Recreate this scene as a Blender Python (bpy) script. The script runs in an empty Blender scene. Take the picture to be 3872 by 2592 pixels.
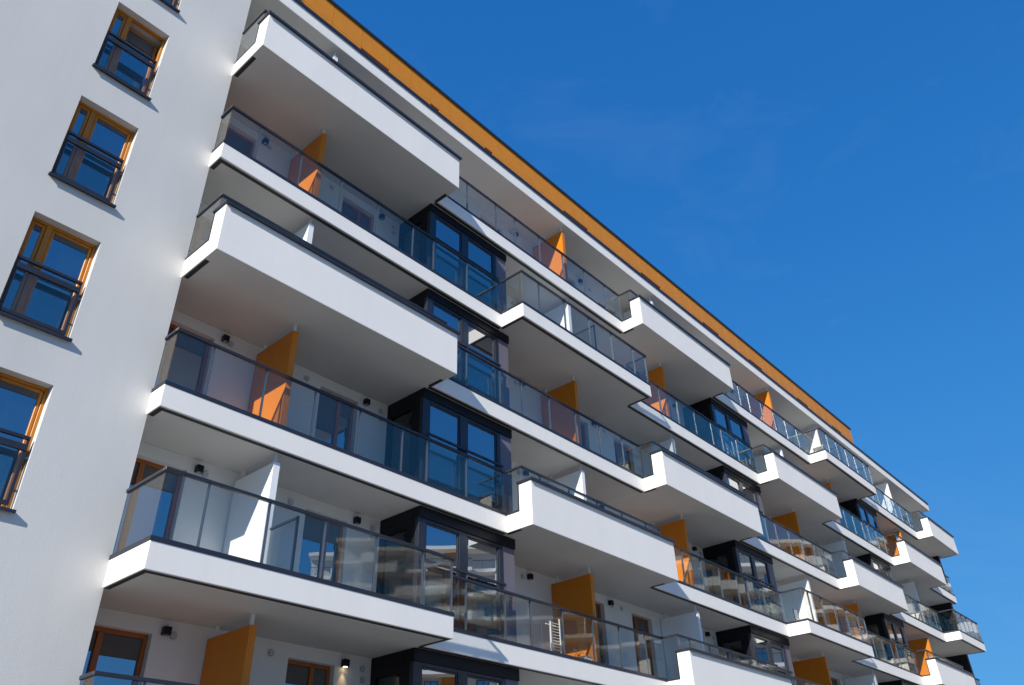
import bpy, bmesh, math, random
from mathutils import Matrix, Vector

random.seed(7)
S = bpy.context.scene
COL = S.collection

# ------------------------------------------------------------------ camera, sky, sun, exposure
def cam_axes(yaw, pitch, roll):
    cy, sy, cp, sp = math.cos(yaw), math.sin(yaw), math.cos(pitch), math.sin(pitch)
    f = Vector((sy * cp, cy * cp, sp)); r = Vector((cy, -sy, 0)); u = r.cross(f)
    cr, sr = math.cos(roll), math.sin(roll)
    return cr * r + sr * u, -sr * r + cr * u, f
R_, U_, F_ = cam_axes(0.8624, 0.5833, -0.0339)
cam_data = bpy.data.cameras.new('camera'); cam = bpy.data.objects.new('camera', cam_data); COL.objects.link(cam)
cam_data.sensor_fit = 'HORIZONTAL'; cam_data.sensor_width = 36; cam_data.lens = 28.227
cam_data.clip_start = .1; cam_data.clip_end = 3000
cam.matrix_world = Matrix(((R_.x, U_.x, -F_.x, 0), (R_.y, U_.y, -F_.y, -12.308), (R_.z, U_.z, -F_.z, -3.8075), (0, 0, 0, 1)))
S.camera = cam

TO_SUN = Vector((-1, -.33, .61)).normalized()
world = bpy.data.worlds.new('World'); S.world = world; world.use_nodes = True
wn = world.node_tree.nodes; wl = world.node_tree.links
bg = wn['Background']; bg.inputs['Strength'].default_value = 0.089
sky = wn.new('ShaderNodeTexSky'); sky.sky_type = 'NISHITA'; sky.sun_disc = False
sky.sun_elevation = math.asin(TO_SUN.z); sky.sun_rotation = math.atan2(TO_SUN.x, TO_SUN.y)
sky.air_density = 1.0; sky.dust_density = 0.35; sky.ozone_density = 4.0
hs = wn.new('ShaderNodeHueSaturation'); hs.inputs['Saturation'].default_value = 1.30; hs.inputs['Value'].default_value = 1.42
gm = wn.new('ShaderNodeGamma'); gm.inputs['Gamma'].default_value = .8
tn = wn.new('ShaderNodeMix'); tn.data_type = 'RGBA'; tn.blend_type = 'MULTIPLY'; tn.inputs[0].default_value = 1; tn.inputs[7].default_value = (.88, 1.13, 1.42, 1)
# faint high wisps
geo = wn.new('ShaderNodeTexCoord'); mp = wn.new('ShaderNodeMapping'); mp.inputs['Scale'].default_value = (2.2, 3.4, 7.0); mp.inputs['Rotation'].default_value = (.3, .5, .9)
nz = wn.new('ShaderNodeTexNoise'); nz.inputs['Scale'].default_value = 1.7; nz.inputs['Detail'].default_value = 9; nz.inputs['Roughness'].default_value = .62; nz.inputs['Distortion'].default_value = .9
rp = wn.new('ShaderNodeValToRGB'); rp.color_ramp.elements[0].position = .54; rp.color_ramp.elements[1].position = .95
rp.color_ramp.elements[1].color = (.035, .035, .035, 1)
mx = wn.new('ShaderNodeMix'); mx.data_type = 'RGBA'; mx.inputs[7].default_value = (7, 8, 9, 1)
wl.new(geo.outputs['Generated'], mp.inputs['Vector']); wl.new(mp.outputs[0], nz.inputs['Vector']); wl.new(nz.outputs['Fac'], rp.inputs['Fac'])
wl.new(sky.outputs[0], hs.inputs['Color']); wl.new(hs.outputs[0], gm.inputs[0]); wl.new(gm.outputs[0], tn.inputs[6]); 
den = wn.new('ShaderNodeVectorMath'); den.operation = 'MULTIPLY_ADD'; den.inputs[1].default_value = (.803, .218, .120); den.inputs[2].default_value = (.99, .694, .461)
div = wn.new('ShaderNodeVectorMath'); div.operation = 'DIVIDE'
wl.new(tn.outputs[2], den.inputs[0]); wl.new(tn.outputs[2], div.inputs[0]); wl.new(den.outputs[0], div.inputs[1]); wl.new(div.outputs[0], mx.inputs[6])
wl.new(rp.outputs[0], mx.inputs[0]); wl.new(mx.outputs[2], bg.inputs['Color'])

sd = bpy.data.lights.new('sun', 'SUN'); sun = bpy.data.objects.new('sun', sd); COL.objects.link(sun)
sd.energy = 4.6; sd.angle = math.radians(.53); sd.color = (1, .945, .85)
sun.rotation_euler = TO_SUN.to_track_quat('Z', 'Y').to_euler(); sun.location = TO_SUN * 60

S.view_settings.view_transform = 'Standard'; S.view_settings.look = 'None'; S.view_settings.gamma = 1
S.view_settings.use_curve_mapping = False
S.view_settings.exposure = 0.52
S.render.engine = 'CYCLES'
S.cycles.use_denoising = True
S.cycles.max_bounces = 10; S.cycles.diffuse_bounces = 4; S.cycles.glossy_bounces = 5; S.cycles.transparent_max_bounces = 32
S.cycles.caustics_reflective = False; S.cycles.caustics_refractive = False

# ------------------------------------------------------------------ materials
def mat(name, col, rough=.6, metal=0, bump=0, bscale=40, var=0, vscale=1.2, spec=.5, detail=6):
    m = bpy.data.materials.new(name); m.use_nodes = True
    n, l = m.node_tree.nodes, m.node_tree.links; p = n['Principled BSDF']
    p.inputs['Base Color'].default_value = (*col, 1); p.inputs['Roughness'].default_value = rough
    p.inputs['Metallic'].default_value = metal; p.inputs['Specular IOR Level'].default_value = spec
    tc = n.new('ShaderNodeTexCoord')
    if var:
        t = n.new('ShaderNodeTexNoise'); t.inputs['Scale'].default_value = vscale; t.inputs['Detail'].default_value = 5; t.inputs['Roughness'].default_value = .6
        mm = n.new('ShaderNodeMapping'); mm.inputs['Scale'].default_value = (1, 1, .45)
        r = n.new('ShaderNodeMapRange'); r.inputs['From Min'].default_value = .3; r.inputs['From Max'].default_value = .7
        r.inputs['To Min'].default_value = 1 - var; r.inputs['To Max'].default_value = 1 + var
        x = n.new('ShaderNodeMix'); x.data_type = 'RGBA'; x.blend_type = 'MULTIPLY'; x.inputs[0].default_value = 1; x.inputs[6].default_value = (*col, 1)
        l.new(tc.outputs['Object'], mm.inputs[0]); l.new(mm.outputs[0], t.inputs['Vector']); l.new(t.outputs['Fac'], r.inputs['Value']); l.new(r.outputs[0], x.inputs[7]); l.new(x.outputs[2], p.inputs['Base Color'])
    if bump:
        t = n.new('ShaderNodeTexNoise'); t.inputs['Scale'].default_value = bscale; t.inputs['Detail'].default_value = detail
        b = n.new('ShaderNodeBump'); b.inputs['Strength'].default_value = .6; b.inputs['Distance'].default_value = bump
        l.new(tc.outputs['Object'], t.inputs['Vector']); l.new(t.outputs['Fac'], b.inputs['Height']); l.new(b.outputs[0], p.inputs['Normal'])
    return m

def streaky(m, amount=.05):
    """faint vertical run-off streaks on plaster"""
    n, l = m.node_tree.nodes, m.node_tree.links; p = n['Principled BSDF']
    src = p.inputs['Base Color'].links[0].from_socket
    tc = n.new('ShaderNodeTexCoord'); mm = n.new('ShaderNodeMapping'); mm.inputs['Scale'].default_value = (5, 5, .35)
    t = n.new('ShaderNodeTexNoise'); t.inputs['Scale'].default_value = 1.4; t.inputs['Detail'].default_value = 7
    r = n.new('ShaderNodeMapRange'); r.inputs['From Min'].default_value = .52; r.inputs['From Max'].default_value = .75; r.inputs['To Min'].default_value = 1; r.inputs['To Max'].default_value = 1 - amount
    x = n.new('ShaderNodeMix'); x.data_type = 'RGBA'; x.blend_type = 'MULTIPLY'; x.inputs[0].default_value = 1
    l.new(tc.outputs['Object'], mm.inputs[0]); l.new(mm.outputs[0], t.inputs['Vector']); l.new(t.outputs['Fac'], r.inputs['Value'])
    l.new(src, x.inputs[6]); l.new(r.outputs[0], x.inputs[7]); l.new(x.outputs[2], p.inputs['Base Color'])

def glass(name, tint, base, k, rough=0.0, wav=.004, wscale=1.1, body=None, ior=1.5, refl=(.92, .96, 1)):
    """thin pane: tinted see-through (or a dark body) under a Fresnel mirror; low waves bend what it mirrors"""
    m = bpy.data.materials.new(name); m.use_nodes = True
    n, l = m.node_tree.nodes, m.node_tree.links; n.remove(n['Principled BSDF']); out = n['Material Output']
    g = n.new('ShaderNodeBsdfGlossy'); g.inputs['Roughness'].default_value = rough; g.inputs['Color'].default_value = (*refl, 1)
    if body: b = n.new('ShaderNodeBsdfDiffuse'); b.inputs['Color'].default_value = (*body, 1)
    else: b = n.new('ShaderNodeBsdfTransparent'); b.inputs['Color'].default_value = (*tint, 1)
    lw = n.new('ShaderNodeLayerWeight'); lw.inputs['Blend'].default_value = .5
    pw = n.new('ShaderNodeMath'); pw.operation = 'POWER'; pw.inputs[1].default_value = 5
    fr = n.new('ShaderNodeMath'); fr.operation = 'MULTIPLY_ADD'; fr.inputs[1].default_value = .96; fr.inputs[2].default_value = .04
    l.new(lw.outputs['Facing'], pw.inputs[0]); l.new(pw.outputs[0], fr.inputs[0])
    ma = n.new('ShaderNodeMath'); ma.operation = 'MULTIPLY_ADD'; ma.inputs[1].default_value = k; ma.inputs[2].default_value = base; ma.use_clamp = True
    tc = n.new('ShaderNodeTexCoord'); t = n.new('ShaderNodeTexNoise'); t.inputs['Scale'].default_value = wscale; t.inputs['Detail'].default_value = 1.2
    bp = n.new('ShaderNodeBump'); bp.inputs['Strength'].default_value = 1; bp.inputs['Distance'].default_value = wav
    mix = n.new('ShaderNodeMixShader')
    l.new(tc.outputs['Object'], t.inputs['Vector']); l.new(t.outputs['Fac'], bp.inputs['Height']); l.new(bp.outputs[0], g.inputs['Normal'])
    l.new(fr.outputs[0], ma.inputs[0]); l.new(ma.outputs[0], mix.inputs[0]); l.new(b.outputs[0], mix.inputs[1]); l.new(g.outputs[0], mix.inputs[2]); l.new(mix.outputs[0], out.inputs[0])
    return m

M = {}
M['plaster'] = mat('white_plaster', (.82, .797, .765), .85, bump=.0025, bscale=55, var=.025, vscale=.9, spec=.2); streaky(M['plaster'], .022)
M['soffit'] = mat('shaded_soffit_plaster', (.535, .53, .51), .9, bump=.002, bscale=40, var=.05, vscale=.6, spec=.1)  # white plaster again, with the underside's shade mixed into a greyer colour
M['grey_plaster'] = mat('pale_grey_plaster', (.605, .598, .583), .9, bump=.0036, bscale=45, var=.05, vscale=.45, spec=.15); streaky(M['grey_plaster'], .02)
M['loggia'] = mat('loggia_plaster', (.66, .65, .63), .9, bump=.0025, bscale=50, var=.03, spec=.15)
M['metal'] = mat('anthracite_metal', (.028, .032, .045), .4, metal=.2, var=.12, vscale=3)
M['dark_frame'] = mat('anthracite_frame', (.022, .027, .04), .35, metal=.1, var=.1, vscale=4)
M['black'] = mat('black_cladding', (.006, .006, .009), .5, var=.2, vscale=2, spec=.25)
M['strip'] = mat('drip_strip', (.018, .016, .018), .6, var=.1)
M['steel'] = mat('brushed_steel', (.13, .16, .21), .3, metal=.6, var=.1, vscale=8)
M['orange'] = mat('orange_panel', (.60, .185, .008), .42, bump=.0008, bscale=90, var=.07, vscale=1.6, spec=.35)
M['attic'] = mat('orange_cladding', (.62, .225, .012), .5, var=.05, vscale=2.5, spec=.3)
M['white_panel'] = mat('white_panel', (.82, .83, .83), .5, var=.02, spec=.3)
M['wood'] = mat('orange_timber', (.47, .165, .009), .42, bump=.001, bscale=30, var=.16, vscale=5, spec=.4)
M['wood_dark'] = mat('brown_timber', (.30, .085, .015), .45, bump=.001, bscale=30, var=.18, vscale=5, spec=.4)
M['blind'] = mat('roller_blind', (.10, .09, .085), .9, var=.08, vscale=2)
M['inside'] = mat('dark_interior', (.02, .022, .028), .9, var=.1)
M['purple'] = mat('mauve_grey_panel', (.155, .14, .175), .5, var=.05, spec=.3)
M['vent'] = mat('grey_vent_plastic', (.30, .30, .31), .6, var=.05)
M['vent_white'] = mat('vent_backplate', (.62, .62, .62), .6, var=.03)
M['lamp'] = mat('black_lamp_metal', (.008, .008, .01), .35, metal=.2, var=.1, spec=.3)
M['roof'] = mat('roof_felt', (.10, .10, .105), .95, bump=.003, bscale=20, var=.15)
M['paving'] = mat('paving', (.235, .23, .22), .9, bump=.004, bscale=12, var=.15, vscale=.15)
M['rack'] = mat('white_enamel', (.78, .78, .76), .4, var=.02)
M['leaf'] = mat('dry_leaf', (.16, .15, .06), .8, var=.3, vscale=8)
M['pot'] = mat('clay_pot', (.35, .15, .08), .8, var=.1)
M['wicker'] = mat('table_top', (.75, .74, .70), .4, var=.03)
M['rail_glass'] = glass('railing_glass', (.915, .93, .925), .01, 1.1, wav=.0026, wscale=1.0, refl=(1, .97, .88))
M['bay_glass'] = glass('bay_glass', None, .40, .7, wav=.0022, wscale=.8, body=(.006, .010, .018), ior=1.6)
M['win_glass'] = glass('window_glass', None, .38, .7, wav=.0016, wscale=.8, body=(.008, .010, .018), ior=1.6)
M['clear_glass'] = glass('side_glass', (.55, .60, .58), .03, .8, wav=.002)
em = bpy.data.materials.new('lamp_glow'); em.use_nodes = True
em.node_tree.nodes['Principled BSDF'].inputs['Emission Color'].default_value = (1, .72, .38, 1)
em.node_tree.nodes['Principled BSDF'].inputs['Emission Strength'].default_value = 6
M['glow'] = em

# ------------------------------------------------------------------ helpers
def link(name, me, mats, parent=None):
    if isinstance(mats, str): mats = [mats]
    o = bpy.data.objects.new(name, me); COL.objects.link(o)
    if not me.materials:
        for m in mats: me.materials.append(M[m])
    if parent is not None: o.parent = parent
    return o

def boxes(name, lst, mats, parent=None, bevel=0, soffit_slot=None):
    """one mesh object out of boxes (x0,x1,y0,y1,z0,z1)"""
    bm = bmesh.new()
    for (x0, x1, y0, y1, z0, z1) in lst:
        vs = [bm.verts.new(c) for c in ((x0, y0, z0), (x1, y0, z0), (x1, y1, z0), (x0, y1, z0), (x0, y0, z1), (x1, y0, z1), (x1, y1, z1), (x0, y1, z1))]
        for q in ((0, 3, 2, 1), (4, 5, 6, 7), (0, 1, 5, 4), (1, 2, 6, 5), (2, 3, 7, 6), (3, 0, 4, 7)):
            f = bm.faces.new([vs[i] for i in q])
            if soffit_slot is not None and q == (0, 3, 2, 1): f.material_index = soffit_slot
    if bevel: bmesh.ops.bevel(bm, geom=list(bm.edges), offset=bevel, segments=1, affect='EDGES')
    me = bpy.data.meshes.new(name); bm.to_mesh(me); bm.free()
    return link(name, me, mats, parent)

def profile(name, a, b, pts, mats, parent):
    bm = bmesh.new()
    A = [bm.verts.new((a, y, z)) for y, z in pts]; Bv = [bm.verts.new((b, y, z)) for y, z in pts]; n = len(pts)
    bm.faces.new(A[::-1]); bm.faces.new(Bv)
    for i in range(n):
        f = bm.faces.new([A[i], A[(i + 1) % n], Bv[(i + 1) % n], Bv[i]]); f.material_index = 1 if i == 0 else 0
    bmesh.ops.recalc_face_normals(bm, faces=bm.faces)
    bmesh.ops.bevel(bm, geom=list(bm.edges), offset=.007, segments=1, affect='EDGES')
    me = bpy.data.meshes.new(name); bm.to_mesh(me); bm.free()
    return link(name, me, mats, parent)

UNIT = {}
def unit_mesh(key):
    if key not in UNIT:
        me = bpy.data.meshes.new('unit_' + key); b = .5
        v = [(-b, -b, -b), (b, -b, -b), (b, b, -b), (-b, b, -b), (-b, -b, b), (b, -b, b), (b, b, b), (-b, b, b)]
        me.from_pydata(v, [], [(0, 3, 2, 1), (4, 5, 6, 7), (0, 1, 5, 4), (1, 2, 6, 5), (2, 3, 7, 6), (3, 0, 4, 7)])
        me.materials.append(M[key]); UNIT[key] = me
    return UNIT[key]
def ubox(name, b, key, parent=None):
    """a box that shares one unit mesh per material"""
    x0, x1, y0, y1, z0, z1 = b
    o = bpy.data.objects.new(name, unit_mesh(key)); COL.objects.link(o)
    o.location = ((x0 + x1) / 2, (y0 + y1) / 2, (z0 + z1) / 2); o.scale = (x1 - x0, y1 - y0, z1 - z0)
    if parent is not None: o.parent = parent
    return o

def cyl(name, c, r, h, key, parent=None, axis='Z', n=16, r2=None):
    bm = bmesh.new(); bmesh.ops.create_cone(bm, cap_ends=True, segments=n, radius1=r, radius2=r if r2 is None else r2, depth=h)
    me = bpy.data.meshes.new(name); bm.to_mesh(me); bm.free()
    o = link(name, me, key, parent); o.location = c
    if axis == 'Y': o.rotation_euler = (math.pi / 2, 0, 0)
    if axis == 'X': o.rotation_euler = (0, math.pi / 2, 0)
    return o

def thing(name, label, cat, group=None, loc=(0, 0, 0)):
    o = bpy.data.objects.new(name, None); COL.objects.link(o); o.location = loc
    o['label'] = label; o['category'] = cat
    if group: o['group'] = group
    return o
def tag(o, label, cat, group=None):
    o['label'] = label; o['category'] = cat
    if group: o['group'] = group
    return o

# ------------------------------------------------------------------ positions along the facade
ANCH = [(-10, -4.9), (0, 5.1), (6.18, 11.28), (9.33, 14.43), (15.3, 20.38), (21.48, 26.78), (24.63, 29.83), (30.6, 35.75), (36.78, 41.75), (39.93, 44.5), (45.9, 50.35), (52.1, 55.3), (75, 78)]
def nominal(u):
    for (a, x), (b, y) in zip(ANCH, ANCH[1:]):
        if u <= b: return x + (y - x) * (u - a) / (b - a)
def bend(k, x):
    t = max(0, x - 20.0)
    return x + {1: .00054 * t * t, 2: 0, 3: -.00054 * t * t, 4: -min(.035 * t, .87), 5: -min(.04 * t, 1.1), 6: -min(.042 * t, 1.2)}[k]
def U(k, u): return bend(k, nominal(u))
def ZB(k): return 15.0 - 3.0 * k
h, H, P = .43, 1.13, .81
YW = 1.5
XL = 5.10

SECT = {
 1: [('T', 5.10, 11.40), ('B', 11.40, 20.43), ('T', 20.43, 26.90), ('B', 26.90, 35.88), ('L', 35.88, 42.06), ('B', 42.06, 50.80), ('T', 50.80, 55.70)],
 2: [('B', 5.10, 13.94), ('L', 13.94, 20.33), ('B', 20.33, 29.45), ('T', 29.45, 35.72), ('B', 35.72, 44.42), ('T', 44.42, 50.32), ('B', 50.32, 54.95)],
 3: [('T', 5.10, 11.40), ('B', 11.40, 20.47), ('T', 20.47, 26.86), ('B', 26.86, 35.58), ('T', 35.58, 41.64), ('B', 41.64, 49.83), ('L', 49.83, 54.36)],
 4: [('B', 5.10, 13.95), ('T', 13.95, 20.37), ('B', 20.37, 29.17), ('L', 29.17, 35.17), ('B', 35.17, 43.55), ('T', 43.55, 49.60), ('B', 49.60, 54.25)],
 5: [('L', 5.10, 11.38), ('B', 11.38, 20.41), ('T', 20.41, 26.64), ('B', 26.64, 35.0), ('T', 35.0, 41.2), ('B', 41.2, 49.2), ('L', 49.2, 54.0)],
 6: [('B', 5.10, 13.95), ('T', 13.95, 20.37), ('B', 20.37, 29.1), ('L', 29.1, 35.0), ('B', 35.0, 43.4), ('T', 43.4, 49.3), ('B', 49.3, 54.0)],
}
POSTU = [.77, 1.91, 3.08, 4.25, 5.45, 6.2, 7.48, 8.75, 9.65, 10.85, 12.08, 13.27, 14.48, 15.25]
def posts_between(k, a, b):
    out = []
    for m in range(4):
        for pu in POSTU:
            x = U(k, pu + 15.3 * m)
            if a + .25 < x < b - .25: out.append(x)
    return out

# ------------------------------------------------------------------ ground
bm = bmesh.new(); bmesh.ops.create_grid(bm, x_segments=1, y_segments=1, size=900)
me = bpy.data.meshes.new('ground'); bm.to_mesh(me); bm.free()
g = link('ground', me, 'paving'); g.location = (0, 0, -5.6); g['kind'] = 'structure'

# ------------------------------------------------------------------ the building
B = thing('apartment_building', 'long white apartment building with stepped balconies, glass railings and an orange set-back top floor', 'building')

# protruding pale grey wall on the near side, with its french windows
WT = [11.93 - 3 * i for i in range(-1, 5)]          # window heads
X0, X1 = 2.41, 3.56
yw0, yw1 = .46, 1.5
bx = [(-9, X0, yw0, yw1, -5.6, 18.9), (X1, XL + .02, yw0, yw1, -5.6, 18.9)]
zs = sorted([t for w in WT for t in (w, w - 2.12)])
cuts = [-5.6] + zs + [18.9]
for a, b in zip(cuts[::2], cuts[1::2]): bx.append((X0, X1, yw0, yw1, a, b))
gw = bpy.data.meshes.new('wall'); bm = bmesh.new()
# a single skin with openings: grid of faces, merged, then given the reveals
xs = [-9, X0, X1, XL + .02]; zz = cuts
vv = {}
def gv(x, y, z):
    key = (round(x, 4), round(y, 4), round(z, 4))
    if key not in vv: vv[key] = bm.verts.new(key)
    return vv[key]
for i in range(3):
    for j in range(len(zz) - 1):
        a, b, c, d = xs[i], xs[i + 1], zz[j], zz[j + 1]
        if i == 1 and j % 2 == 1:
            y2 = yw0 + .60
            bm.faces.new([gv(a, yw0, c), gv(a, yw0, d), gv(a, y2, d), gv(a, y2, c)])
            bm.faces.new([gv(b, yw0, c), gv(b, y2, c), gv(b, y2, d), gv(b, yw0, d)])
            bm.faces.new([gv(a, yw0, d), gv(b, yw0, d), gv(b, y2, d), gv(a, y2, d)])
            bm.faces.new([gv(a, yw0, c), gv(a, y2, c), gv(b, y2, c), gv(b, yw0, c)])
        else:
            bm.faces.new([gv(a, yw0, c), gv(b, yw0, c), gv(b, yw0, d), gv(a, yw0, d)])
for c, d in zip(zz, zz[1:]): bm.faces.new([gv(xs[3], yw0, c), gv(xs[3], yw1 + .25, c), gv(xs[3], yw1 + .25, d), gv(xs[3], yw0, d)])
bm.faces.new([bm.verts.new(c) for c in ((-9, yw0, 18.9), (XL + .02, yw0, 18.9), (XL + .02, yw1 + .25, 18.9), (-9, yw1 + .25, 18.9))])
bm.faces.new([bm.verts.new(c) for c in ((-9, yw0, -5.6), (-9, yw0, 18.9), (-9, yw1 + .25, 18.9), (-9, yw1 + .25, -5.6))])
bm.to_mesh(gw); bm.free()
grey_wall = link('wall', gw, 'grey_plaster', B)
grey_wall['label'] = 'smooth pale grey side wall with one column of windows'

def frame_boxes(x0, x1, y0, y1, z0, z1, w, wb=None):
    wb = w if wb is None else wb
    return [(x0, x0 + w, y0, y1, z0, z1), (x1 - w, x1, y0, y1, z0, z1), (x0 + w, x1 - w, y0, y1, z1 - w, z1), (x0 + w, x1 - w, y0, y1, z0, z0 + wb)]

def grey_window(i, wt):
    wb = wt - 2.12
    fy0, fy1 = .62, .70
    w = boxes('window', frame_boxes(X0 + .002, X1 - .002, fy0, fy1, wb + .002, wt - .002, .05) + [(2.70, 2.80, fy0, fy1, wb + .052, wt - .052)], 'wood', B, bevel=.006)
    for n, (a, b) in enumerate(((X0 + .055, 2.698), (2.802, X1 - .055))):
        tilt = (i == 1 and n == 1)
        sash = boxes('sash', [(p - a, q - a, c, d, e - wb, f - wb) for (p, q, c, d, e, f) in frame_boxes(a, b, .645, .715, wb + .055, wt - .055, .055)], 'wood', w, bevel=.008)
        sash.location = (a, 0, wb)
        pane = ubox('pane', (a + .055, b - .055, .672, .684, wb + .11, wt - .11), 'win_glass', w)
        bl = ubox('blind', (a + .06, b - .06, .662, .668, wt - (.50 if tilt else .22), wt - .112), 'blind', w)
        if tilt:
            R = Matrix.Translation((0, .68, wb + .055)) @ Matrix.Rotation(math.radians(-5.5), 4, 'X') @ Matrix.Translation((0, -.68, -wb - .055))
            for o in (sash, pane, bl): o.matrix_basis = R @ o.matrix_basis
    ubox('interior', (X0, X1, 1.05, 1.07, wb, wt), 'inside', w)
    s = boxes('sill', [(X0 - .03, X1 + .03, .385, .62, wb - .028, wb - .001), (X0 - .03, X1 + .03, .385, .393, wb - .055, wb - .028)], 'metal', w)
    # guard rail in front of the french window
    zt = wt - .94
    gr = boxes('guard_rail', [(X0 + .03, X1 - .07, .475, .53, zt - .05, zt), (X0 + .03, X1 - .07, .475, .525, zt - .235, zt - .135),
                              (X0 + .03, X1 - .07, .485, .525, wb + .08, wb + .14),
                              (X0 + .03, X0 + .07, .485, .525, wb + .14, zt - .235), (X1 - .11, X1 - .07, .485, .525, wb + .14, zt - .235),
                              (X0 + .03, X0 + .06, .485, .525, zt - .135, zt - .05), (X1 - .10, X1 - .07, .485, .525, zt - .135, zt - .05)], 'metal', w)
    ubox('guard_glass', (X0 + .072, X1 - .112, .50, .51, wb + .142, zt - .237), 'rail_glass', w)
    for z in (wb + .3, zt - .35): ubox('bracket', (X1 - .07, X1 + .001, .495, .52, z, z + .03), 'steel', w)
for i, wt in enumerate(WT): grey_window(i, wt)

# attic storey in orange cladding, set back behind the roof edge
AX0, AX1, AY, AZ0, AZ1 = -9.0, 48.15, 1.3, 15.52, 18.75
OPEN = [(9.12, 10.27), (12.10, 12.50), (14.77, 15.16), (19.26, 20.84), (24.65, 26.22), (29.90, 31.44), (34.51, 36.0), (40.14, 41.58), (44.82, 46.24)]
edges = [8.0]
seam = [5.75, 6.87, 8.0, 9.12, 10.27, 11.2, 12.10, 12.50, 13.64, 14.77, 15.16]
x = 16.3
while x < 48: seam.append(x); x += 1.14
for a, b in OPEN: seam = [s for s in seam if not (a - .45 < s < b + .45)] + [a, b]
x = 4.6
while x > -9: seam.append(x); x -= 1.14
seam = sorted(set(round(s, 3) for s in seam + [-9.0, 48.15]))
ZH = 17.86
att = boxes('attic_wall', [(AX0, AX1 - .03, AY + .06, AY + .30, AZ0, AZ1 - .02), (AX1 - .3, AX1 - .03, AY + .3, 9, AZ0, AZ1 - .02)], 'inside', B)
for a, b in zip(seam, seam[1:]):
    op = any(abs(a - p) < .01 and abs(b - q) < .01 for p, q in OPEN)
    o = ubox('cladding_panel', (a + .006, b - .006, AY, AY + .05, (ZH if op else ZH + .006), AZ1), 'attic', att)
    if not op: ubox('cladding_panel', (a + .006, b - .006, AY, AY + .05, AZ0, ZH - .006), 'attic', att)
    if op: ubox('shaded_reveal', (a, b, AY - .0 + .005, AY + .058, ZH - .03, ZH - .001), 'wood_dark', att)  # orange reveal; its shadow is put in by the dark brown colour
ubox('cladding_panel', (AX1 - .025, AX1, AY + .002, 9, AZ0, AZ1), 'attic', att)
boxes('coping', [(AX0, AX1 + .05, AY - .05, AY + .4, AZ1, AZ1 + .10), (AX1 - .35, AX1 + .05, AY + .4, 9, AZ1, AZ1 + .10)], 'metal', att)

# roof slab
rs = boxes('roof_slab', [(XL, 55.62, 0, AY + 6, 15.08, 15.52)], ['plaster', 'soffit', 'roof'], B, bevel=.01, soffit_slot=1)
boxes('coping', [(XL - .0, 55.66, -.045, .25, 15.52, 15.62)], 'metal', rs)
boxes('coping_highlight', [(XL, 55.64, -.018, .0, 15.485, 15.515)], 'vent', rs)  # thin strip standing in for the highlight line under the coping

# ---------------- loggia walls with their doors
DOORS = [(.22, 1.42), (4.15, 5.25), (9.6, 10.7), (13.72, 14.86)]
doors_u, LAMPS, VENTS = [], [], []
for m in range(4):
    o = 15.3 * m
    if m == 0: doors_u += [(.22, 1.42)]
    else: doors_u += [(o + .95, o + 2.05)]
    doors_u += [(o + 4.15, o + 5.25), (o + 9.6, o + 10.7), (o + 13.72, o + 14.80)]
    LAMPS += [o + (1.62 if m == 0 else -.22), o + 5.46, o + 11.37]
    VENTS += [(o + (1.78 if m == 0 else .42), 0), (o + 3.75, 0), (o + 5.94, 0), (o + 5.96, -.21), (o + 11.12, 0)]
    if m == 0: LAMPS += []
    VENTS += [(o + 15.22 - .0, 0)]

for k in range(1, 7):
    z0, z1 = ZB(k) + h, ZB(k - 1) if k > 1 else 15.08
    z1 = ZB(k - 1) + (0 if k > 1 else .08)
    xe = U(k, 51.6)
    segs, cur = [], XL + .02
    zh = z1 - (.26 if k > 1 else .34)
    ds = [(U(k, a), U(k, b)) for a, b in doors_u if U(k, b) < xe - .3]
    for a, b in sorted(ds):
        segs.append((cur, a, YW, YW + .25, z0 - h, z1)); segs.append((a, b, YW, YW + .25, zh, z1)); cur = b
    segs.append((cur, xe, YW, YW + .25, z0 - h, z1))
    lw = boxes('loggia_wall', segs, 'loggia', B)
    ubox('interior', (XL + .03, xe - .05, YW + .9, YW + .93, z0 - h, z1), 'inside', lw)
    for n, (a, b) in enumerate(sorted(ds)):
        y0, y1 = YW + .13, YW + .21
        mid = a + (b - a) * (.60 if n % 2 else .34)
        near = (k >= 3)
        d = boxes('balcony_door', frame_boxes(a + .002, b - .002, y0, y1, z0 + .002, zh - .002, .075, .09) + [(mid - .05, mid + .05, y0 - .005, y1, z0 + .092, zh - .077)], 'wood_dark', B, bevel=.006)
        for (p, q) in ((a + .078, mid - .052), (mid + .052, b - .078)):
            ubox('pane', (p, q, y0 + .05, y0 + .062, z0 + .095, zh - .08), 'win_glass', d)
            drop = random.choice((.34, .42, .30, .9 if k in (2, 4) else .5))
            ubox('blind', (p + .003, q - .003, y0 + .035, y0 + .046, zh - .08 - drop, zh - .085), 'blind', d)

# black end wall of the building
for k in range(2, 7):
    xe = U(k, 51.6)
    ubox('end_wall', (xe, xe + .30, .22, 9, ZB(k) + h, ZB(k - 1)), 'black', B)
    if k > 1: ubox('loggia_wall', (XL + .02, xe, 8.9, 9.0, ZB(k), ZB(k - 1)), 'loggia', B)
ubox('end_wall', (U(1, 51.6), U(1, 51.6) + .25, .6, 9, 12 + h, 15.08), 'loggia', B)

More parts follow.
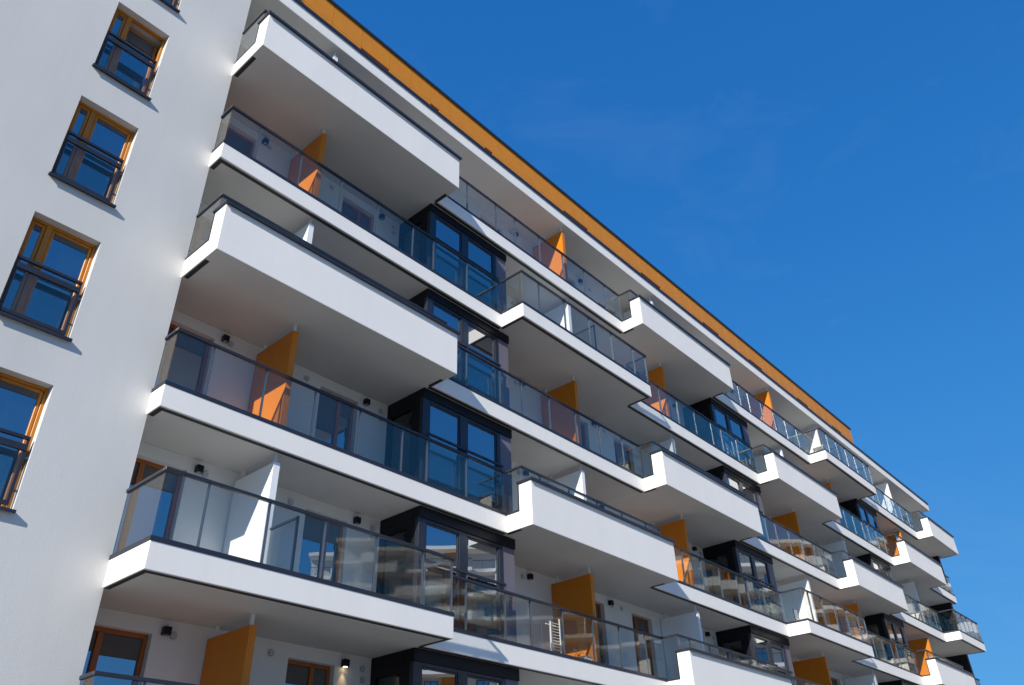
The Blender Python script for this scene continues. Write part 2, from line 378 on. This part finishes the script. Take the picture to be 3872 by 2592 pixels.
# ---------------- dark bay windows
BAYU = [(6.18, 9.33), (21.48, 24.63), (36.78, 39.93)]
for k in range(1, 7):
    z0, z1 = ZB(k) + h, ZB(k - 1)
    if k == 1: z1 = 15.08
    if k == 1: continue_bays = []
    for bi, (ua, ub) in enumerate(BAYU):
        if k == 1: continue
        a = U(k, ua); b = U(k, ub); w = b - a; s = w / 3.15
        f = lambda t: a + t * s
        yf = .20
        zp0, zp1 = z0 + .29, z1 - .32
        fr = [(a, f(.22), yf, yf + .12, z0, z1 - .25), (f(1.25), f(1.51), yf + .0, yf + .12, z0, z1 - .25), (f(2.59), f(2.72), yf, yf + .12, z0, z1 - .25),
              (f(.22), f(1.25), yf, yf + .12, z0, zp0), (f(1.51), f(2.59), yf, yf + .12, z0, zp0),
              (f(.22), f(1.25), yf, yf + .12, zp1, z1 - .25), (f(1.51), f(2.59), yf, yf + .12, zp1, z1 - .25)]
        bay = boxes('bay_window', fr, 'dark_frame', B, bevel=.004)
        for (p, q) in ((f(.22), f(1.25)), (f(1.51), f(2.59))):
            boxes('sash', frame_boxes(p + .004, q - .004, yf + .02, yf + .08, zp0 + .004, zp1 - .004, .035), 'dark_frame', bay, bevel=.004)
            ubox('pane', (p + .04, q - .04, yf + .045, yf + .060, zp0 + .04, zp1 - .04), 'bay_glass', bay)
            ubox('trim', (q - .028, q - .012, yf - .012, yf + .018, zp0 + .01, zp0 + .9), 'steel', bay)
        ubox('lintel', (a - .006, b, yf - .03, yf + .3, z1 - .25, z1 - .004), 'black', bay)
        ubox('side_panel', (f(2.725), b, yf + .015, yf + .10, z0, z1 - .252), 'purple', bay)
        # left return: black cladding round a smaller pane
        boxes('cladding', [(a - .004, a + .10, yf + .122, .60, z0, z1 - .252), (a - .004, a + .10, 1.34, YW - .002, z0, z1 - .252), (a - .004, a + .10, .60, 1.34, z1 - .42, z1 - .252),
                           (a - .004, a + .10, .60, 1.34, z0, z0 + .28), (a - .006, a + .10, yf + .302, YW - .002, z1 - .248, z1 - .004)], 'black', bay)
        ubox('pane', (a + .03, a + .045, .60, 1.34, z0 + .28, z1 - .42), 'clear_glass', bay)
        ubox('floor_inside', (a + .1, b - .02, .34, YW, z0 - .01, z0 + .02), 'inside', bay)
        ubox('interior', (b - .05, b - .02, yf + .12, YW - .002, z0, z1 - .26), 'loggia', bay)
        # guard rail
        zg = ZB(k) + 1.76
        gx = [f(.16), f(1.42), f(2.69)]
        boxes('guard_rail', [(gx[0] - .02, gx[2] + .02, .10, .15, zg, zg + .05)], 'metal', bay)
        for gxx in gx: ubox('post', (gxx - .014, gxx + .014, .11, .14, z0 + .25, zg), 'steel', bay)
        for (p, q) in ((gx[0], gx[1]), (gx[1], gx[2])): ubox('glass_panel', (p + .02, q - .02, .12, .13, z0 + .3, zg - .14), 'rail_glass', bay)

# ---------------- balconies
for k in range(1, 7):
    zb = ZB(k)
    for si, (t, a, b) in enumerate(SECT[k]):
        yf = {'B': 0.0, 'L': -P, 'T': -.41}[t]
        if t == 'T': slab = profile('balcony', a, b, [(-P, zb), (YW, zb), (YW, zb + h), (-.41, zb + h), (-.41, zb + H), (-P, zb + H)], ['plaster', 'soffit'], B)
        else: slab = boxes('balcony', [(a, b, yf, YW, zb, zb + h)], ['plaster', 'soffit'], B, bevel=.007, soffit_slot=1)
        zs0, zs1 = zb + h, zb + 1.55 + (.13 if k == 6 else .03 if k == 1 else 0)
        first = (si == 0); last = (si == len(SECT[k]) - 1)
        # dark drip strips let into the underside
        st = []
        if t == 'B': st.append((a + (.03 if first else -.06), b - (.03 if last else -.02), .05, .145, zb - .006, zb + .02))
        if t == 'L': st += [(a + .03, b - .03, -P + .05, -P + .145, zb - .006, zb + .02), (a + .03, a + .11, -P + .145, .46 if first else .05, zb - .006, zb + .02), (b - .11, b - .03, -P + .145, .05, zb - .006, zb + .02)]
        if t == 'T': st += [(a + .03, a + .12, -.38, .40 if first else .05, zb - .006, zb + .02), (b - .12, b - .03, -.38, .05, zb - .006, zb + .02)]
        if first and t == 'B': st.append((a + .03, a + .12, .145, .45, zb - .006, zb + .02))
        for q in st: ubox('drip_strip', q, 'strip', slab)
        sh, hr = 'metal', 'metal'
        if t == 'B':
            boxes('base_profile', [(a - (.012 if first else 0), b, -.012, .06, zb + h, zb + h + .07)], 'metal', slab)
            x0_, x1_ = a + .01, b
            xs_ = [x0_ + .02] + posts_between(k, a, b) + [x1_ - .02]
            yg = .025
            boxes('handrail', [(a - .01 if first else a + .045, b + .02, -.012, .05, zs1, zs1 + .055)] + ([(a - .01, a + .05, .05, .46, zs1, zs1 + .055)] if first else []), 'metal', slab, bevel=.004)
            if first:
                ubox('base_profile', (a - .012, a + .06, .06, .46, zb + h, zb + h + .07), 'metal', slab)
                ubox('glass_panel', (a + .02, a + .03, .04, .44, zb + h + .07, zs1), 'rail_glass', slab)
        elif t == 'L':
            yg = -P + .03
            bp = [(a - .012, b + .012, -P - .012, -P + .06, zb + h, zb + h + .07), (a - .012, a + .06, -P + .06, .46 if first else .0, zb + h, zb + h + .07), (b - .06, b + .012, -P + .06, .0, zb + h, zb + h + .07)]
            boxes('base_profile', bp, 'metal', slab)
            boxes('handrail', [(a - .012, b + .012, -P - .012, -P + .05, zs1, zs1 + .055), (a - .012, a + .045, -P + .05, .46 if first else -.012, zs1, zs1 + .055), (b - .045, b + .012, -P + .05, -.012, zs1, zs1 + .055)], 'metal', slab, bevel=.004)
            ubox('glass_panel', (a + .02, a + .03, -P + .05, .44 if first else 0, zb + h + .07, zs1), 'rail_glass', slab)
            ubox('glass_panel', (b - .03, b - .02, -P + .05, -.02, zb + h + .07, zs1), 'rail_glass', slab)
            xs_ = [a + .03] + posts_between(k, a, b) + [b - .03]
            # low glass screen that carries the partition forward
            dx = U(k, 2.42 if si == 0 else {13.94: 12.32, 29.17: 27.73, 35.88: 32.95, 49.83: 48.2, 49.2: 48.2, 29.1: 27.73}.get(a, 12.32)) + .1
            if a < dx < b:
                sc = boxes('glass_screen', [(dx - .02, dx + .02, -.74, -.70, zb + h, zb + 1.5), (dx - .02, dx + .02, -.70, .10, zb + 1.46, zb + 1.5), (dx - .02, dx + .02, -.70, .10, zb + h, zb + h + .04)], 'metal', slab)
                ubox('glass_panel', (dx - .005, dx + .005, -.70, .10, zb + h + .04, zb + 1.46), 'rail_glass', slab)
        else:
            yg = -.50
            boxes('coping', [(a - .045, b + .045, -P - .06, -.375, zb + H, zb + H + .05), (a - .045, b + .045, -P - .06, -P - .05, zb + H - .025, zb + H)], 'metal', slab)
            ubox('flashing', (a - .006, a + .06, -.410, -.385, zb + h, zb + H), 'black', slab)
            yg = -.34
            boxes('handrail', [(a + .0, b - .05, -.50, -.44, zs1 + .01, zs1 + .065), (a, a + .055, -.44, .46 if first else -.012, zs1 + .01, zs1 + .065)], 'metal', slab, bevel=.004)
            boxes('base_profile', [(a - .006, a + .05, -.385, .46 if first else 0.0, zb + h, zb + h + .05)], 'metal', slab)
            ubox('glass_panel', (a + .02, a + .03, -.46, .44 if first else 0, zb + H + .05, zs1 + .01), 'rail_glass', slab)
            ubox('glass_panel', (a + .02, a + .03, -.383, .44 if first else 0, zb + h + .05, zb + H + .05), 'rail_glass', slab)
            yg = -.475
            xs_ = [a + .03] + posts_between(k, a, b) + [b - .10]
        zg0 = zb + h + .07 if t != 'T' else zb + H + .06
        for n, (p, q) in enumerate(zip(xs_, xs_[1:])):
            o = ubox('glass_panel', (p + .014, q - .014, yg, yg + .01, zg0, zs1), 'rail_glass', slab)
            if q - p > .3: o.rotation_euler = (math.radians(random.uniform(-.35, .35)), 0, math.radians(random.uniform(-.5, .5)))
        for p in xs_[1:-1] if t == 'B' else xs_[1:]:
            if t == 'T': ubox('post', (p - .014, p + .014, yg + .012, yg + .05, zb + H - .1, zs1 + .01), 'steel', slab)
            else:
                ubox('post', (p - .010, p + .010, yg - .012, yg + .045, zg0 - .02, zs1), 'steel', slab)

# ------------------------------------------------------------------ partition screens between neighbouring flats
ROW = {1: 'top', 2: 'second', 3: 'third', 4: 'fourth', 5: 'fifth', 6: 'sixth'}
ORD = ['first', 'second', 'third', 'fourth', 'fifth', 'sixth']
DIV = [2.42, 12.32, 17.86, 27.73, 33.1, 43.35]
for k in range(1, 7):
    zb, zt = ZB(k) + h, (ZB(k - 1) if k > 1 else 15.08)
    for n, u in enumerate(DIV):
        x = U(k, u)
        if n in (0, 2, 4): col = 'orange' if k % 2 == 0 else 'white'
        elif n in (1, 3): col = 'white' if k % 2 == 0 else 'orange'
        else: col = 'orange' if k % 2 == 0 else 'white'
        if n == 3 and k == 2: col = 'white'
        key = 'orange' if col == 'orange' else 'white_panel'
        t = thing('partition_screen', f'{col} partition screen on the {ROW[k]} balcony row, {ORD[n]} along from the grey wall', 'partition', f'{col} screens between the balconies', (x, .15, zb))
        p = boxes('panel', [(0, .13, 0, YW - .15 - .02, .03, zt - zb - .20)], key, t, bevel=.006)
        ubox('edge_cap', (-.004, .134, -.006, 0, .03, zt - zb - .20), 'orange' if col == 'orange' else 'white_panel', t)
        for yy in (.05, 1.15): ubox('ceiling_bracket', (.03, .10, yy, yy + .035, zt - zb - .20, zt - zb), 'vent_white', t)

# ------------------------------------------------------------------ wall lamps and vents
def lamp(k, n, x, z, lit=False):
    side = ['beside the door next to the grey wall', 'just before the first dark bay', 'just beyond the first dark bay', 'before the third partition', 'before the second dark bay', 'beyond the second dark bay', 'past the fourth partition', 'before the third dark bay', 'beyond the third dark bay', 'last at the far end'][n]
    t = thing('wall_lamp', ('lit ' if lit else '') + f'black cube wall lamp, {ROW[k]} balcony row, {side}', 'lamp', 'black wall lamps on the loggia walls', (x, YW, z))
    boxes('lamp_body', [(-.065, .065, -.13, -.012, -.07, .07)], 'lamp', t, bevel=.006)
    ubox('mounting_plate', (-.05, .05, -.012, 0, -.05, .05), 'lamp', t)
    c = cyl('lens', (0, -.07, -.071), .042, .006, 'glow' if lit else 'vent', t, n=14)
    if lit:
        ld = bpy.data.lights.new('lamp_light', 'SPOT'); lo = bpy.data.objects.new('lamp_light', ld); COL.objects.link(lo); lo.parent = t
        lo.location = (0, -.06, -.09); ld.energy = 5; ld.spot_size = math.radians(75); ld.spot_blend = .8; ld.color = (1, .7, .36); ld.shadow_soft_size = .02
        lo.rotation_euler = (math.radians(-8), 0, 0)
def vent(k, n, x, z, double=False):
    t = thing('wall_vent', '', 'vent', 'round vents high on the loggia walls', (x, YW, z))
    place = ['by the grey wall', 'left of the second door', 'upper one beside the first dark bay', 'lower one beside the first dark bay', 'just beyond the first dark bay', 'beyond the second partition', 'at the start of the second bay group', 'left of the fourth door', 'upper one beside the second dark bay', 'lower one beside the second dark bay', 'just beyond the second dark bay', 'beyond the fourth partition', 'by the fifth partition', 'before the third dark bay', 'upper one beside the third dark bay', 'lower one beside the third dark bay', 'just beyond the third dark bay', 'last on the row'][min(n, 17)]
    t['label'] = f'round grey wall vent, {ROW[k]} balcony row, {place}'
    boxes('back_plate', [(-.085, .085, -.008, 0, -.085, .085)], 'vent_white', t, bevel=.002)
    cyl('grille', (0, -.018, 0), .062, .02, 'vent', t, axis='Y', n=20)
    for j in range(4): ubox('louvre', (-.05 + .008 * abs(j - 1.5), .05 - .008 * abs(j - 1.5), -.034, -.028, -.04 + j * .025, -.03 + j * .025), 'vent_white', t)
lamp_skip = {}
for k in range(1, 7):
    zc = (ZB(k - 1) if k > 1 else 15.08) - .2
    ls = sorted(U(k, u) for u in LAMPS if u < 46)
    ls = ls
    for n, x in enumerate(ls): lamp(k, n, x, zc, lit=(k == 6 and n == 1))
    vs = sorted((U(k, u), dz) for u, dz in VENTS if u < 46)
    for n, (x, dz) in enumerate(vs): vent(k, n, x, zc - .04 + dz)

# ------------------------------------------------------------------ things left on the balconies
t = thing('drying_rack', 'white drying rack with many rungs standing on the fifth balcony row behind the glass', 'rack', None, (16.35, .45, ZB(5) + h))
boxes('frame', [(-.36, -.335, 0, .02, 0, .95), (.0, .025, 0, .02, 0, 1.05), (-.36, -.335, .3, .32, 0, .95), (.0, .025, .3, .32, 0, 1.05), (-.36, .025, .14, .17, .9, .92)], 'rack', t)
for j in range(12): ubox('rung', (-.40, .06, .005, .018, .14 + j * .07, .155 + j * .07), 'rack', t)
t = thing('potted_plant', 'dried plant in a clay pot on the fifth balcony row under the orange screen', 'plant', None, (17.0, .40, ZB(5) + h))
cyl('pot', (0, 0, .10), .09, .2, 'pot', t, n=18, r2=.12)
bm = bmesh.new(); rnd = random.Random(3)
for j in range(170):
    a = rnd.uniform(0, 6.28); e = rnd.uniform(.1, 1.4); r = rnd.uniform(.04, .26)
    c = Vector((math.cos(a) * math.cos(e) * r * 1.2, math.sin(a) * math.cos(e) * r, .2 + math.sin(e) * r))
    d = Vector((rnd.uniform(-1, 1), rnd.uniform(-1, 1), rnd.uniform(-1, 1))).normalized(); s_ = d.orthogonal().normalized() * .012
    bm.faces.new([bm.verts.new(c - s_), bm.verts.new(c + d * .05), bm.verts.new(c + s_), bm.verts.new(c - d * .02)])
me = bpy.data.meshes.new('foliage'); bm.to_mesh(me); bm.free(); link('foliage', me, 'leaf', t)
t = thing('storage_box', 'small white storage box standing at the foot of the drying rack', 'box', None, (17.32, .42, ZB(5) + h))
boxes('body', [(-.16, .16, -.12, .12, 0, .24)], 'rack', t, bevel=.01); boxes('lid', [(-.17, .17, -.13, .13, .24, .27)], 'vent', t, bevel=.006)
def table(x, y, z, label):
    t = thing('balcony_table', label, 'table', None, (x, y, z))
    boxes('table_top', [(-.35, .35, -.3, .3, .70, .73)], 'wicker', t, bevel=.008)
    for sx in (-.3, .3):
        for sy in (-.25, .25): ubox('leg', (sx - .02, sx + .02, sy - .02, sy + .02, 0, .70), 'metal', t)
table(28.9, .55, ZB(2) + h, 'small white table behind the glass of the second balcony row, near the second dark bay')
table(37.2, -.2, ZB(1) + h, 'white-topped table on the low glazed balcony of the top row')
t = thing('folding_chair', 'folding chair with pale slats on the fourth balcony row beyond the second dark bay', 'chair', None, (30.9, .1, ZB(4) + h))
boxes('seat', [(-.2, .2, -.2, .2, .44, .46)], 'wicker', t)
for sx in (-.19, .17): boxes('leg', [(sx, sx + .02, -.2, -.17, 0, .44), (sx, sx + .02, .17, .2, 0, .9)], 'metal', t)
for j in range(4): ubox('back_slat', (-.19, .19, .175, .19, .55 + j * .09, .60 + j * .09), 'wicker', t)

# ------------------------------------------------------------------ the buildings across the courtyard (seen only as reflections)
def across(OA, OB, top, label, seed):
    od = (OB - OA).normalized(); ol = (OB - OA).length; rb = random.Random(seed)
    O = thing('apartment_block', label, 'building', None, (OA.x, OA.y, 0))
    O.rotation_euler = (0, 0, math.atan2(od.y, od.x))
    # local frame: x along the facade, +y towards our building
    boxes('wall', [(0, ol, -12, -1.6, -5.6, top)], 'loggia', O)
    k = 0
    while -5.4 + 3.0 * k < top - 1:
        z = -5.4 + 3.0 * k; xx = 0; n = 0
        while xx < ol - .5:
            L_ = min((6.2, 3.1, 6.2, 3.0)[(n + k) % 4], ol - xx)
            tall = (n + k) % 4 == 0; yy = .8 if (n + k) % 2 == 0 else 0
            x1 = xx + L_ - .01
            b = boxes('balcony', [(xx, x1, -1.6, yy, z, z + .43)] + ([(xx, x1, yy - .3, yy, z + .435, z + 1.13)] if tall else []), 'plaster', O)
            if not tall:
                ubox('glass_panel', (xx, x1, yy - .06, yy - .04, z + .45, z + 1.5), 'rail_glass', b)
                ubox('handrail', (xx, x1, yy - .08, yy - .02, z + 1.5, z + 1.56), 'metal', b)
                for j in range(1, int(L_ / 1.2)): ubox('post', (xx + j * 1.2, xx + j * 1.2 + .03, yy - .04, yy, z + .45, z + 1.5), 'metal', b)
            if z + 2.9 < top:
                for wx in ((.5, 3.7) if L_ > 4 else (.7,)):
                    w = boxes('window', frame_boxes(xx + wx, xx + wx + 1.5, -1.598, -1.53, z + .45, z + 2.65, .08) + [(xx + wx + .7, xx + wx + .78, -1.598, -1.53, z + .53, z + 2.57)], 'wood_dark' if rb.random() < .5 else 'dark_frame', O)
                    ubox('pane', (xx + wx + .08, xx + wx + 1.42, -1.59, -1.56, z + .53, z + 2.57), 'win_glass', w)
                if L_ > 4: ubox('partition', (xx + 3.0, xx + 3.12, -1.55, -.15, z + .45, z + 2.8), 'orange' if (k + n) % 4 < 2 else 'white_panel', O)
            xx += L_; n += 1
        k += 1
    ubox('roof_slab', (-.3, ol + .2, -10, .3, top, top + .45), 'plaster', O)
    for p0 in (ol * .18, ol * .30, ol * .47, ol * .72, ol * .85): ubox('facade_panel', (p0, p0 + 2.6, -1.58, -1.2, -5.4, top), 'attic', O)
across(Vector((58.5, -69.5, 0)), Vector((116.0, -10.5, 0)), 30.5, 'tall white apartment block with orange panels, seen only mirrored in the balcony glass', 11)
